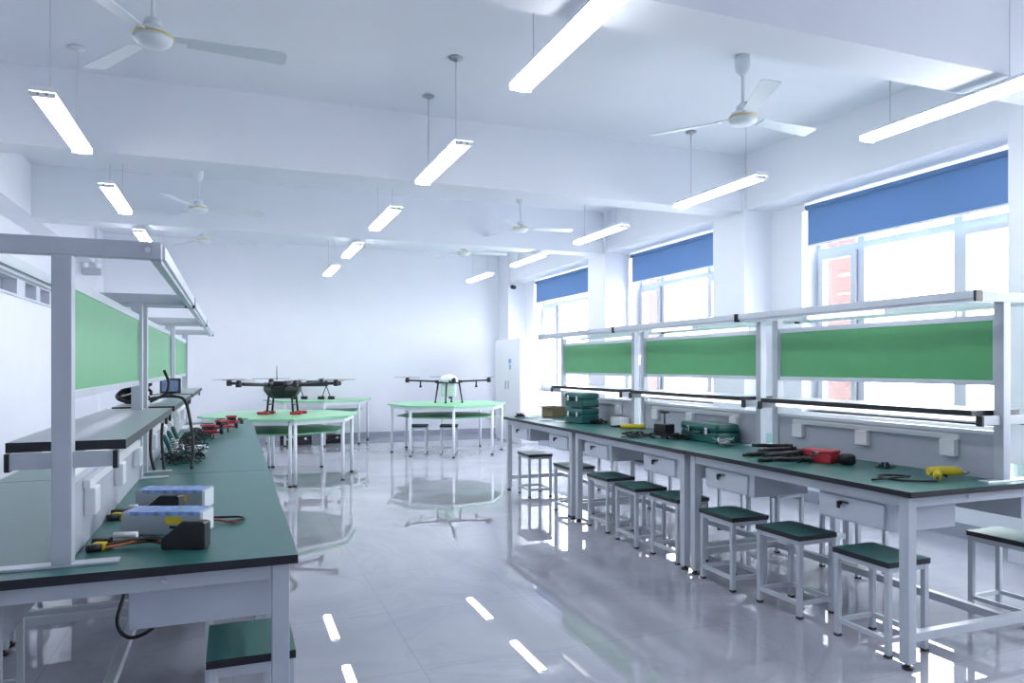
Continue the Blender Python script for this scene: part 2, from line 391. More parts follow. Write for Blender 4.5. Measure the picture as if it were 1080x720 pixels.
# ------------------------------------------------------------------ workbenches
TZ = 0.81; TT = 0.026
def make_bench(L, hw, post_in, left=False):
    t = thing('workbench', 'x', 'workbench')
    MB().box(-hw, hw, .003, L-.003, TZ-TT, TZ, mi=0, top=1).build('tabletop', [M['edge'], M['teal']], t)
    lw = .05; lx = hw-.022-lw/2; ly0, ly1 = .035+lw/2, L-.035-lw/2
    for sx in (-1, 1):
        for yy in (ly0, ly1):
            g = MB().box(sx*lx-lw/2, sx*lx+lw/2, yy-lw/2, yy+lw/2, .03, TZ-TT, bev=.003).build('leg', M['steel'], t)
            MB().lathe([(.024,0),(.026,.012),(.012,.014),(.012,.03)], (sx*lx, yy, 0), 12).build('foot', M['black'], g)
    a = MB(); zt = TZ-TT
    for yy in (ly0, ly1): a.box(-lx+lw/2, lx-lw/2, yy-.02, yy+.02, zt-.05, zt, bev=.002)
    for sx in (-1, 1): a.box(sx*lx-.02, sx*lx+.02, ly0+lw/2, ly1-lw/2, zt-.05, zt, bev=.002)
    a.build('top_rail_frame', M['steel'], t)
    for yy in (ly0, ly1): MB().box(-lx+lw/2, lx-lw/2, yy-.02, yy+.02, .125, .165, bev=.002).build('stretcher', M['steel'], t)
    MB().box(-.02, .02, ly0+.02, ly1-.02, .125, .165, bev=.002).build('stretcher', M['steel'], t)
    for yy in (ly0-.0215, ly1+.0215):
        for u in (-.45, .45): MB().cyl((lx*u, yy-.002, zt-.025), (lx*u, yy+.002, zt-.025), .008, 10).build('bolt', M['chrome'], t)
    # drawers: two per side
    for sx in (-1, 1):
        for y0 in (.15, L-.15-.46):
            xo = sx*(lx-.02); xi = sx*(lx-.42); y1 = y0+.46
            x0, x1 = min(xo, xi), max(xo, xi)
            d = MB().box(x0, x1, y0, y1, zt-.19, zt-.05, bev=.003).build('drawer_case', M['drawer'], t)
            f0, f1 = (xo, xo+sx*.016); f0, f1 = min(f0,f1), max(f0,f1)
            f = MB().box(f0, f1, y0+.045, y1-.012, zt-.18, zt-.068, bev=.003).build('drawer_front', M['drawer'], d)
            h = MB(); xx = xo+sx*.016
            h.box(min(xx, xx+sx*.012), max(xx, xx+sx*.012), y0+.25, y0+.304, zt-.096, zt-.088, bev=.002)
            h.cyl((xx, y0+.30, zt-.10), (xx+sx*.012, y0+.30, zt-.10), .009, 10)
            h.box(min(xx+sx*.012, xx+sx*.022), max(xx+sx*.012, xx+sx*.022), y0+.292, y0+.308, zt-.125, zt-.09, bev=.002)
            h.build('drawer_lock', M['black'], d)
    # upright frame
    pw = .05; PT = 1.68; py = (post_in, L-post_in)
    for yy in py:
        p = MB().box(-pw/2, pw/2, yy-pw/2, yy+pw/2, TZ+.008, PT, bev=.003).build('upright_post', M['steel'], t)
        MB().box(-.28 if left else -.13, .14 if left else .26, yy-.025, yy+.025, TZ, TZ+.008, bev=.002).build('foot_bar', M['alu'], p)
        ar = MB().box(-.25, .25, yy-.02, yy+.02, PT, PT+.05, bev=.003).build('top_arm', M['steel'], t)
        for sx in (-1,1): MB().cyl((sx*.215, yy-.024, PT+.025), (sx*.215, yy+.024, PT+.025), .009, 10).build('bolt', M['chrome'], ar)
        hb = .128 if left else .15
        br = MB().box(-hb, hb, yy-.014, yy+.014, 1.085, 1.13, bev=.003)
        br = br.build('shelf_bracket', M['steel'], t)
        for sx in (-1,1): MB().box(sx*(hb+.003)-.006, sx*(hb+.003)+.006, yy-.017, yy+.017, 1.08, 1.13).build('bracket_cap', M['black'], br)
    for sx in (-1, 1):
        x = sx*.262 if not left else sx*.235; ya = .02 if not left else post_in+.021
        r = MB().box(x-.022, x+.022, ya, L-.02, PT+.005, PT+.045, bev=.003)
        r.box(x-.012, x+.012, ya, L-.02, PT-.008, PT+.005)
        r = r.build('lamp_rail', M['alu'], t)
        for yy in ((.008, L-.02) if not left else (L-.02,)): MB().box(x-.024, x+.024, yy, yy+.012, PT-.008, PT+.047, bev=.002).build('end_cap', M['black'], r)
        if left: continue
        l = MB().box(x-.016, x+.016, L*.30, L*.62, PT-.03, PT-.008, bev=.004).build('rail_lamp', M['strip'], r)
        for yy in (L*.30-.012, L*.62): MB().box(x-.018, x+.018, yy, yy+.012, PT-.032, PT-.008).build('lamp_cap', M['white'], l)
    y0, y1 = py[0]+pw/2, py[1]-pw/2
    b = MB().box(-.008, .008, y0+.012, y1-.012, 1.30, 1.595).build('pin_board', M['green'], t)
    f = MB()
    f.box(-.012, .012, y0, y1, 1.275, 1.30, bev=.002); f.box(-.012, .012, y0, y1, 1.595, 1.625, bev=.002)
    f.box(-.012, .012, y0, y0+.012, 1.30, 1.595); f.box(-.012, .012, y1-.012, y1, 1.30, 1.595)
    f.build('board_frame', M['alu'], b)
    hs = .15 if left else .17
    s = MB().box(-hs, hs, post_in+(.05 if left else .03), L-(.01 if left else post_in+.03), 1.127, 1.155, mi=0, top=1, bev=0).build('shelf', [M['edge'], M['shelf']], t)
    MB().box(-.011, .011, y0, y1, TZ+.001, 1.03, bev=.002).build('partition_panel', M['panel'], t)
    MB().box(-.016, .016, y0, y1, 1.03, 1.05, bev=.002).build('panel_cap_rail', M['alu'], t)
    for sx in (-1, 1):
        l = MB().box(sx*.055-.017, sx*.055+.017, y0+.03, y1-.03, 1.098, 1.125, bev=.008).build('shelf_lamp', M['strip'], t)
        xs = sorted((sx*.0115, sx*.033))
        st = MB().box(xs[0], xs[1], L*.17, L*.85, .992, 1.018, bev=.003).build('socket_rail', M['white'], t)
        for u in (.20, .52, .82):
            xs = sorted((sx*.0115, sx*.045)); yc = L*u
            k_ = MB().box(xs[0], xs[1], yc-.043, yc+.043, .905, .991, bev=.005).build('socket', M['white'], st)
    return t
BG = 'workbenches of the right row'
rb = make_bench(1.73, .70, .085)
YR = 2.36
for i, (lab) in enumerate(('right row workbench nearest the camera, with the glue gun and red box on it',
                           'middle workbench of the right row, with the long green toolbox on it',
                           'farthest workbench of the right row, with the stacked green cases on it')):
    place(rb, i == 0, (3.50, YR+i*1.73, 0), 0, lab, BG)
lb = make_bench(1.90, .625, .11, True)
YLB = 2.24
for i, (lab) in enumerate(('green topped workbench in the left foreground carrying the silver chargers',
                           'middle workbench of the left row, under the hanging black cables',
                           'farthest workbench of the left row, carrying the red drone frames')):
    place(lb, i == 0, (-.445, YLB+i*1.90, 0), 0, lab, 'workbenches of the left row')

# ------------------------------------------------------------------ stools
def make_stool():
    t = thing('stool', 'x', 'stool'); sx, sy, H = .135, .17, .45; w = .026
    MB().box(-sx, sx, -sy, sy, H-.026, H, mi=0, top=1, bev=0).build('seat', [M['edge'], M['seat']], t)
    lx, ly = sx-.018, sy-.018
    for a in (-1, 1):
        for b in (-1, 1):
            g = MB().box(a*lx-w/2, a*lx+w/2, b*ly-w/2, b*ly+w/2, .012, H-.026, bev=.002).build('leg', M['steel'], t)
            MB().box(a*lx-w/2-.001, a*lx+w/2+.001, b*ly-w/2-.001, b*ly+w/2+.001, 0, .014).build('foot', M['black'], g)
    for nm, z0, z1 in (('foot_rail', .07, .092), ('seat_rail', H-.052, H-.0265)):
        r = MB()
        for a in (-1, 1):
            r.box(a*lx-.01, a*lx+.01, -ly-.009, ly+.009, z0, z1); r.box(-lx-.009, lx+.009, a*ly-.01, a*ly+.01, z0, z1)
        r.build(nm, M['steel'], t)
    return t
sp = make_stool(); first = True
NTH = ['nearest', 'second', 'third', 'fourth', 'fifth', 'sixth', 'seventh', 'farthest']
for i, (x, y, a) in enumerate(((2.99,2.70,0), (2.98,3.27,2), (2.95,3.78,-1), (2.98,4.42,1), (2.95,4.90,-2), (2.98,5.43,2), (2.98,6.14,0), (3.0,7.13,-2))):
    lab = 'green topped stool, aisle side of the right bench row, %s from the camera' % NTH[i]
    place(sp, first, (x, y, 0), math.radians(a), lab, 'stools along the right bench row'); first = False
for i, (x, y, a) in enumerate(((3.98,2.72,2), (3.88,3.72,0), (3.84,4.43,2), (3.92,5.2,0), (3.86,6.2,0), (3.9,7.0,1))):
    q = ('seat glaring white, nearest the camera', 'second from the camera', 'third from the camera', 'fourth from the camera', 'fifth from the camera', 'farthest from the camera')[i]
    place(sp, False, (x, y, 0), math.radians(a), 'stool on the window side of the right bench row, ' + q, 'stools along the right bench row')
for i, (x, y, a) in enumerate(((.055,2.62,0), (.02,3.42,0), (.03,4.62,0))):
    place(sp, False, (x, y, 0), math.radians(a), 'green topped stool, aisle side of the left bench row, %s from the camera' % ('nearest', 'second', 'third')[i], 'stools along the left bench row')
for i, (x, y, a) in enumerate(((-.93,3.34,0), (-.95,4.85,0))):
    place(sp, False, (x, y, 0), 0, 'metal stool on the wall side of the left bench row, %s from the camera' % ('nearest', 'second')[i], 'stools along the left bench row')
for i, (x, y, a) in enumerate(((2.72,11.15,-20), (3.16,10.98,-20))):
    place(sp, False, (x, y, 0), math.radians(a), 'dark stool under the octagonal table with the white drone, %s' % ('beside its far left leg', 'beside its near middle leg')[i], 'stools under the octagonal tables')

# ------------------------------------------------------------------ octagonal tables
def oct_table(cx, cy, off, ks, label, doubles=(), half=False):
    t = thing('octagonal_table', label, 'table', (cx, cy, 0), 0, 'mint green octagonal tables')
    ang = [math.radians(off+45*q) for q in ks]
    def poly(r, sh=0.0): return [(r*math.cos(a), r*math.sin(a)+sh) for a in ang]
    MB().prism(poly(.955), .752, .778).build('tabletop', M['mint'], t)
    ap = MB(); P = poly(.90); n = len(P)
    for i in range(n):
        p, q = P[i], P[(i+1) % n]; ap.bar((p[0], p[1], .727), (q[0], q[1], .727), .02, .05)
    ap.build('apron', M['leg'], t)
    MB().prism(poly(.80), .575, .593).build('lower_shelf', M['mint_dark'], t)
    for i, a in enumerate(ang):
        offs = (0,) if i not in doubles else (-.027, .027)
        for d in offs:
            x, y = .885*math.cos(a)-d*math.sin(a), .885*math.sin(a)+d*math.cos(a)
            m = MB().cyl((x, y, .02), (x, y, .752), .021, 14).build('leg', M['leg'], t)
            MB().cyl((x, y, 0), (x, y, .022), .024, 14).build('foot', M['black'], m)
            if False: pass
        x, y = .86*math.cos(a), .86*math.sin(a)
    br = MB()
    for a in ang: br.bar((.78*math.cos(a), .78*math.sin(a), .565), (.885*math.cos(a), .885*math.sin(a), .565), .015, .02)
    br.build('shelf_support', M['leg'], t)
    return t
oct_table(3.22, 11.28, 35, range(8), 'octagonal mint green table near the white cabinet, carrying the white drone')
oct_table(.55, 9.43, 5, range(8), 'octagonal mint green table carrying the black drone with red feet', doubles=(2, 6))
oct_table(1.45, 13.58, 0, (4, 5, 6, 7, 8), 'half octagonal mint green table at the back wall, under the orange sleeved drone')

for i, (x, y, w_) in enumerate(((1.02, 13.25, .26), (1.62, 13.30, .17))):
    t = thing('storage_case', ('wide black case on the floor under the half octagonal table', 'narrow black case on the floor under the half octagonal table')[i], 'case', (x, y, 0), 0, 'black cases by the back wall')
    MB().box(-w_, w_, -.15, .15, 0, .10, bev=.015).build('body', M['black'], t)
    MB().box(-w_-.003, w_+.003, -.153, .153, .104, .16, bev=.02).build('lid', M['black'], t)
    MB().tube(spline([(-.06,-.153,.08),(-.05,-.185,.08),(.05,-.185,.08),(.06,-.153,.08)],5), .008, 8).build('handle', M['rubber'], t)
    for sx in (-.6, .6): MB().box(sx*w_-.02, sx*w_+.02, -.162, -.151, .085, .125, bev=.002).build('latch', M['chrome'], t)
# ------------------------------------------------------------------ drones
def rotor(mb, c, R, ang, z, mi=0):
    for s in (0, PI):
        q = Matrix.Translation((c[0], c[1], z)) @ Matrix.Rotation(ang+s, 4, 'Z') @ Matrix.Rotation(math.radians(9), 4, 'X')
        mb.prism([(0,-.008),(.25*R,-.02),(R,-.007),(R,.004),(.25*R,.013),(0,.008)], -.0015, .0015, mi, mtx=q)
def arms(t, n, off, r0, r1, z, rt, mats, R, tipz=0.0, band=None):
    for i in range(n):
        a = math.radians(off+i*360/n); c, s = math.cos(a), math.sin(a)
        m = MB().cyl((r0*c, r0*s, z), (r1*c, r1*s, z+tipz), rt, 12)
        m.cyl((r0*c, r0*s, z), ((r0+.06)*c, (r0+.06)*s, z), rt*1.6, 12)
        ar = m.build('arm', mats[0], t)
        if band: MB().cyl((r1*.72*c, r1*.72*s, z+tipz*.72), (r1*.86*c, r1*.86*s, z+tipz*.86), rt*1.08, 12).build('arm_sleeve', band, ar)
        mz = z+tipz
        mo = MB().lathe([(.03,mz-.035),(.034,mz-.02),(.034,mz+.02),(.03,mz+.035),(.012,mz+.045)], (r1*c, r1*s, 0), 16).build('motor', M['black'], ar)
        pr = MB(); rotor(pr, (r1*c, r1*s), R, math.radians(39*i+60)+a, mz+.047); pr.build('propeller', M['carbon'], ar)
def drone_black(loc, rz):
    t = thing('black_drone', 'large black six armed drone with red feet on an octagonal table', 'drone', loc, rz)
    o8 = [PI/8+PI/4*j for j in range(8)]
    b = MB(); b.loft([b.ring([Vector((rx*math.cos(q), ry*math.sin(q), z)) for q in o8]) for rx, ry, z in ((.13,.11,.195),(.18,.15,.225),(.23,.19,.295),(.23,.19,.335),(.20,.17,.35))], smooth=False)
    b.build('body', M['carbon'], t)
    MB().box(-.085, .085, -.10, .10, .3505, .405, bev=.012).build('battery', M['black'], t)
    for sx in (-1, 1): MB().box(sx*.145-.04, sx*.145+.04, -.06, .06, .3505, .385, bev=.01).build('silver_bracket', M['silver'], t)
    MB().tube([(.06,.03,.42),(.062,.03,.52),(.06,.03,.60)], [.006,.005,.003]).build('antenna', M['black'], t)
    arms(t, 6, 0, .17, .66, .36, .018, [M['carbon']], .24, .02, band=None)
    for sx in (-1, 1):
        g = MB()
        for sy in (-1, 1): g.tube([(sx*.14, sy*.09, .24), (sx*.16, sy*.10, .02)], .013, 10)
        g.cyl((sx*.16, -.14, .022), (sx*.16, .14, .022), .012, 10); g.cyl((sx*.15, -.093, .12), (sx*.15, .093, .12), .008, 8)
        g = g.build('landing_leg', M['carbon'], t)
        for ya in (-.15, .08): MB().box(sx*.20-.07, sx*.20+.07, ya, ya+.07, 0, .035, bev=.012).build('foot_pad', M['red'], g)
drone_black((.57, 9.40, .779), math.radians(159))
def drone_white(loc, rz):
    t = thing('white_drone', 'white bodied spraying drone on the octagonal table near the white cabinet', 'drone', loc, rz)
    MB().lathe([(.02,.30),(.10,.31),(.14,.34),(.15,.38),(.12,.43),(.05,.455),(.01,.46)], n=24).build('body', M['white'], t)
    tk = MB().box(-.12, .12, -.09, .09, .10, .31, bev=.04).build('spray_tank', M['tank'], t)
    MB().cyl((.03,0,.07), (.03,0,.11), .03, 14).build('tank_outlet', M['black'], tk)
    MB().box(-.19, .19, -.12, .12, .315, .335, bev=.005).build('frame_plate', M['carbon'], t)
    arms(t, 4, 12, .16, .66, .345, .014, [M['carbon']], .26, .02)
    for a in (10, 82, 172, 262):
        a = math.radians(a); c, s = math.cos(a), math.sin(a)
        l = MB().tube([(.17*c, .14*s, .33), (.20*c, .17*s, .14), (.22*c, .19*s, .012)], [.016,.013,.011], 10).build('landing_leg', M['carbon'], t)
        MB().lathe([(.018,0),(.018,.02)], (.22*c, .19*s, 0), 10).build('foot_pad', M['black'], l)
    n = MB()
    for a in (12, 192):
        a = math.radians(a); n.cyl((.45*math.cos(a), .45*math.sin(a), .345), (.45*math.cos(a), .45*math.sin(a), .27), .012, 8)
        n.cyl((.45*math.cos(a), .45*math.sin(a), .25), (.45*math.cos(a), .45*math.sin(a), .28), .022, 10)
    n.build('spray_nozzle', M['black'], t)
drone_white((3.24, 11.28, .779), math.radians(-21))
def drone_orange(loc, rz):
    t = thing('orange_drone', 'black drone with orange arm sleeves on the half octagonal table at the back wall', 'drone', loc, rz)
    MB().prism([(.26*math.cos(q), .12*math.sin(q)) for q in [PI/8+PI/4*j for j in range(8)]], .235, .30).build('body', M['carbon'], t)
    MB().box(-.10, .10, -.06, .06, .30, .335, bev=.01).build('battery', M['black'], t)
    arms(t, 6, 15, .14, .46, .27, .013, [M['carbon']], .20, .01, band=M['orange'])
    for sx in (-1, 1):
        l = MB()
        for sy in (-1, 1): l.cyl((sx*.24, 0, .24), (sx*.24+sy*.075, sy*.02, .03), .008, 8)
        l = l.build('landing_leg', M['carbon'], t)
        for sy in (-1, 1):
            f = MB().tube([(sx*.24+sy*.09-.055, 0, .03), (sx*.24+sy*.09+.055, 0, .03)], .029, 12); f.build('foam_roller', M['rubber'], l)
        MB().tube([(sx*.24,0,.30),(sx*.24,0,.36)], .004, 6).build('antenna', M['black'], l)
drone_orange((1.32, 13.32, .779), math.radians(-21))

# ------------------------------------------------------------------ white cabinet, camera, emergency light
t = thing('tall_cabinet', 'tall white cabinet with a blue notice standing in the far right corner', 'cabinet', (4.71, 11.85, 0))
MB().box(.02, .34, 0, 1.30, 0, 1.87, bev=.004).build('body', M['white'], t)
for y0, y1 in ((.0, .648), (.652, 1.30)):
    d = MB().box(0, .018, y0, y1, .06, 1.86, bev=.003).build('door', M['white'], t)
    hy = .58 if y0 < .3 else .72
    MB().box(-.025, 0, hy-.01, hy+.01, .95, 1.1, bev=.004).build('handle', M['chrome'], d)
n = MB(); n.box(-.003, -.0005, .42, .60, 1.28, 1.52); n = n.build('notice', M['paper'], t)
b = MB(); b.box(-.0045, -.003, .44, .58, 1.42, 1.50); b.box(-.0045, -.003, .46, .54, 1.31, 1.40); b.build('notice_print', M['blue'], n)
t = thing('security_camera', 'small dark security camera high on the far corner pillar', 'camera', (5.13, 13.40, 2.94))
MB().box(-.03, .03, -.02, 0, -.03, .03, bev=.004).build('mount', M['white'], t)
MB().tube([(0,-.02,0),(0,-.06,-.01),(0,-.18,-.03)], [.02,.04,.04], 14).build('housing', M['black'], t)
t = thing('emergency_light', 'small grey twin headed emergency light high on the left back pillar', 'light', (-2.13, 13.40, 2.93))
MB().box(-.13, .13, -.06, 0, -.09, .02, bev=.01).build('body', M['silver'], t)
for x in (-.09, .09): MB().lathe([(.03,.02),(.045,.04),(.05,.09),(.03,.11)], (x, -.03, 0), 14).build('lamp_head', M['white'], t)

# ------------------------------------------------------------------ things on the right bench
ZT = TZ+.0008
def P(px, py): 
    v = at(px, py, TZ); v.z = ZT; return v
# glue gun
t = thing('glue_gun', 'yellow hot glue gun with black cord at the near end of the right bench', 'glue gun', P(1000, 504.5), math.radians(-111))
b = MB(); b.tube([(0,-.10,.035),(0,-.05,.036),(0,.03,.036),(0,.07,.032)], [.020,.025,.024,.014], 14); b.build('body', M['yellow'], t)
b = MB().tube([(.01,-.06,.03),(.05,-.085,.022),(.09,-.105,.02)], [.02,.019,.017], 12); b.build('grip', M['yellow'], t)
MB().tube([(0,.07,.032),(0,.09,.03),(0,.105,.029)], [.014,.009,.005], 10).build('nozzle', M['chrome'], t)
MB().tube([(.02,-.03,.02),(.045,-.035,.018)], .006, 8).build('trigger', M['rubber'], t)
MB().tube(spline([(.09,-.105,.02),(.13,-.14,.008),(.11,-.26,.006),(.02,-.34,.006),(-.07,-.30,.006),(-.05,-.18,.006),(.02,-.22,.012),(.08,-.42,.006)]), .005, 7).build('cord', M['rubber'], t)
t = thing('circuit_module', 'small dark green circuit module lying behind the glue gun cord', 'circuit board', P(934, 493), .3)
MB().box(-.05,.05,-.035,.035,.003,.008).build('board', M['pcb'], t)
c = MB()
for _ in range(9):
    x, y = random.uniform(-.04,.03), random.uniform(-.03,.02); c.box(x, x+.014, y, y+.01, .008, .008+random.uniform(.006,.022))
c.box(-.045,-.025,-.03,.03,0,.003); c.box(.025,.045,-.03,.03,0,.003); c.build('component', M['black'], t)
# red box
t = thing('red_tool_box', 'small red plastic box with dark dial beside the black tubes on the right bench', 'box', P(866, 487), math.radians(12))
MB().box(-.05,.05,-.09,.09,0,.055,bev=.008).build('body', M['red'], t); MB().box(-.053,.053,-.093,.093,.055,.075,bev=.008).build('lid', M['red'], t)
MB().box(-.056,-.053,-.02,.02,.045,.066,bev=.002).build('latch', M['chrome'], t)
MB().lathe([(.03,0),(.045,.01),(.045,.05),(.03,.06)], (.02,-.15,0), 18).build('dial', M['rubber'], t)
# black tubes: individually
rods = [((784,482),(838,479)),((788,485),(846,481)),((793,478),(833,479)),((801,488),(850,482)),((800,480),(846,485)),((806,490),(853,485)),((812,479),(849,480)),((816,490.5),(852,490)),((806,483),(838,482))]
RN = ['reaching farthest left', 'second from left', 'lying across the back', 'fourth from left', 'crossing the others', 'second nearest the bench edge', 'nearest the red box', 'closest to the bench edge', 'on top in the middle']
for i, (a, b) in enumerate(rods):
    p, q = P(*a), P(*b); lz = .012+.020*(i % 3); mid = (p+q)/2
    t = thing('folding_arm', 'black folding arm in the pile beside the red box, '+RN[i], 'drone arm', (mid.x, mid.y, ZT), 0, 'black folding drone arms in a pile')
    p = p-mid; q = q-mid
    p.z = q.z = lz
    m = MB().tube([p, p.lerp(q,.12), p.lerp(q,.15), q], [.010,.010,.0125,.0125], 10); m.build('tube', M['carbon'], t)
    m = MB().tube([p.lerp(q,.86), p.lerp(q,1.04)], .0145, 10); m.build('sleeve', M['rubber'], t)
    if i in (0,2,3,5,6,7):
        MB().lathe([(.018,0),(.02,.012),(.018,.024)], (q.x, q.y, q.z-.012), 14).build('motor', M['black'], t)
# wire tangles
def tangle(name, label, cat, loc, r, h, n, mats, group=None, kinds=None, rad=.0028):
    t = thing(name, label, cat, loc, 0, group)
    for mi, mt in enumerate(mats):
        m = MB()
        for _ in range(n):
            a = random.uniform(0, 2*PI); pts = []
            for j in range(6):
                a += random.uniform(-1.4, 1.4); q = r*random.uniform(.15, 1)
                pts.append((q*math.cos(a), q*math.sin(a), random.uniform(rad, h) if 0 < j < 5 else rad))
            m.tube(spline(pts, 6), rad, 6)
        m.build('wire', mt, t)
    return t
def board_kit(name, label, cat, loc, rz, s, mats, seed, group=None):
    random.seed(seed); t = thing(name, label, cat, loc, rz, group)
    MB().prism([(-s,-.4*s),(.2*s,-.5*s),(s,-.3*s),(s,.35*s),(-.3*s,.5*s),(-s,.3*s)], .012, .016).build('board', mats[0], t)
    c = MB()
    for _ in range(14):
        x, y = random.uniform(-.85*s,.7*s), random.uniform(-.28*s,.24*s); d = random.uniform(.008,.022)
        c.box(x, x+d, y, y+d*.8, .016, .016+random.uniform(.006,.03))
    c.build('component', mats[1], t)
    l = MB()
    for sx in (-.8, .8):
        for sy in (-.2, .2): l.cyl((sx*s, sy*s, 0), (sx*s, sy*s, .012), .005, 8)
    l.build('standoff', M['chrome'], t)
    w = MB()
    for _ in range(7):
        x, y = random.uniform(-.7*s,.7*s), random.uniform(-.3*s,.3*s)
        w.tube(spline([(x,y,.018),(x+random.uniform(-.05,.05),y+random.uniform(-.05,.05),.05),(x+random.uniform(-.09,.09),y+random.uniform(-.07,.07),.012)],6), .0022, 6)
    w.build('wire', mats[2], t)
    return t
board_kit('drone_circuit_kit', 'bare circuit kit with red and white wires in front of the long green toolbox', 'circuit kit', P(765, 470), 1.1, .10, [M['pcb'], M['silver'], M['chrome']], 3)
# long green toolbox
def toolbox(name, label, loc, rz, lx, ly, h, group=None):
    t = thing(name, label, 'toolbox', loc, rz, group)
    MB().box(-lx,lx,-ly,ly,0,h*.56,bev=.016).build('body', M['tool'], t)
    MB().box(-lx-.004,lx+.004,-ly-.004,ly+.004,h*.555,h,bev=.026).build('lid', M['tool'], t)
    for yy in (-.5*ly, .5*ly):
        MB().box(-lx-.014,-lx-.004,yy-.018,yy+.018,h*.42,h*.78,bev=.003).build('latch', M['chrome'], t)
    MB().tube(spline([(-lx-.004,-.25*ly,h*.5),(-lx-.03,-.2*ly,h*.47),(-lx-.03,.2*ly,h*.47),(-lx-.004,.25*ly,h*.5)],5), .006, 8).build('handle', M['black'], t)
    return t
p = P(752, 465)
toolbox('toolbox', 'long dark green plastic toolbox lying on the middle right bench', (3.335, p.y+.03, ZT), .0, .10, .225, .14)
p = P(606, 446)
toolbox('tool_case', 'lower of two stacked dark green tool cases on the far right bench', (p.x+.08, p.y, ZT), .12, .10, .155, .15, 'stacked green tool cases')
toolbox('tool_case', 'upper of two stacked dark green tool cases on the far right bench', (p.x+.08, p.y, ZT+.158), .12, .10, .155, .14, 'stacked green tool cases')
# black electronics with mast
p = P(694, 462)
t = thing('flight_controller_rig', 'black drone electronics rig with a short mast beside the long green toolbox', 'drone rig', (p.x+.06, p.y, ZT), .2)
MB().box(-.07,.07,-.10,.10,.02,.035,bev=.003).build('base_plate', M['carbon'], t)
MB().box(-.05,.05,-.06,.07,.035,.11,bev=.006).build('electronics_box', M['black'], t)
l = MB()
for sx in (-1,1):
    for sy in (-1,1): l.cyl((sx*.06,sy*.09,0),(sx*.06,sy*.09,.02),.008,8)
l.build('leg', M['black'], t)
ms = MB().cyl((0,0,.11),(0,0,.19),.006,10).build('mast', M['black'], t); MB().lathe([(.01,.19),(.04,.195),(.042,.208),(.02,.215)], n=18).build('antenna_disc', M['black'], ms)
for i, (px, py, rr, lab) in enumerate(((670, 461, .15, 'tangle of black wires left of the black electronics rig'), (716, 463, .11, 'tangle of black wires between the electronics rig and the green toolbox'), (629, 447, .10, 'tangle of black wires beside the stacked green cases'), (838, 487, .10, 'tangle of black wires at the end of the black arm pile'))):
    q = P(px, py); random.seed(40+i); tangle('wire_tangle', lab, 'wires', (q.x+.03, q.y, ZT), rr, .045, 9, [M['rubber']], 'black wire tangles on the right bench', rad=.004)
p = P(664, 452)
t = thing('yellow_cutter', 'yellow handled hand tool beside the post on the far right bench', 'hand tool', (p.x, p.y, ZT), .9)
MB().tube([(0,-.14,.02),(0,-.02,.022),(0,.08,.02)], [.02,.022,.016], 12).build('handle', M['yellow'], t); MB().tube([(.0,.08,.02),(0,.17,.015)], [.014,.006], 10).build('tip', M['black'], t)
p = P(651, 450)
t = thing('white_carton', 'small white carton against the panel behind the yellow hand tool', 'box', (3.40, p.y+.12, ZT), .05)
MB().box(-.05,.05,-.085,.085,0,.07,bev=.003).build('box', M['paper'], t); MB().box(-.051,.051,-.086,.086,.0705,.078,bev=.002).build('lid', M['white'], t)
p = P(580, 439)
t = thing('cardboard_box', 'open brown cardboard box left of the stacked green cases', 'box', (p.x+.05, p.y, ZT), .1)
b = MB(); b.box(-.09,.09,-.12,.12,0,.004); b.box(-.09,-.086,-.12,.12,.004,.11); b.box(.086,.09,-.12,.12,.004,.11); b.box(-.086,.086,-.12,-.116,.004,.11); b.box(-.086,.086,.116,.12,.004,.11); b.build('box', M['card'], t)
f = MB(); f.bar((-.09,-.12,.11),(-.15,-.12,.13),.004,.004); f.box(-.15,-.09,-.12,.12,.108,.111); f.build('flap', M['card'], t)
for i, (px, py, a) in enumerate(((553, 440, .2), (571, 443, -.3), (586, 445, .5))):
    q = P(px, py); t = tag(MB().box(-.07,.07,-.10,.10,0,.006).build('paper_sheet', M['paper']), 'white papers on the far right bench, ' + ('nearest its far end', 'in front of the cardboard box', 'in front of the stacked green cases')[i], 'paper', 'papers on the far right bench')
    t.location = (q.x+.05, q.y, ZT); t.rotation_euler = (0,0,a)
random.seed(5)
board_kit('parts_tray', 'small loose electronic parts at the far end of the right bench', 'circuit kit', P(541, 440) + Vector((.06,-.06,0)), .4, .07, [M['carbon'], M['black'], M['copper']], 9)

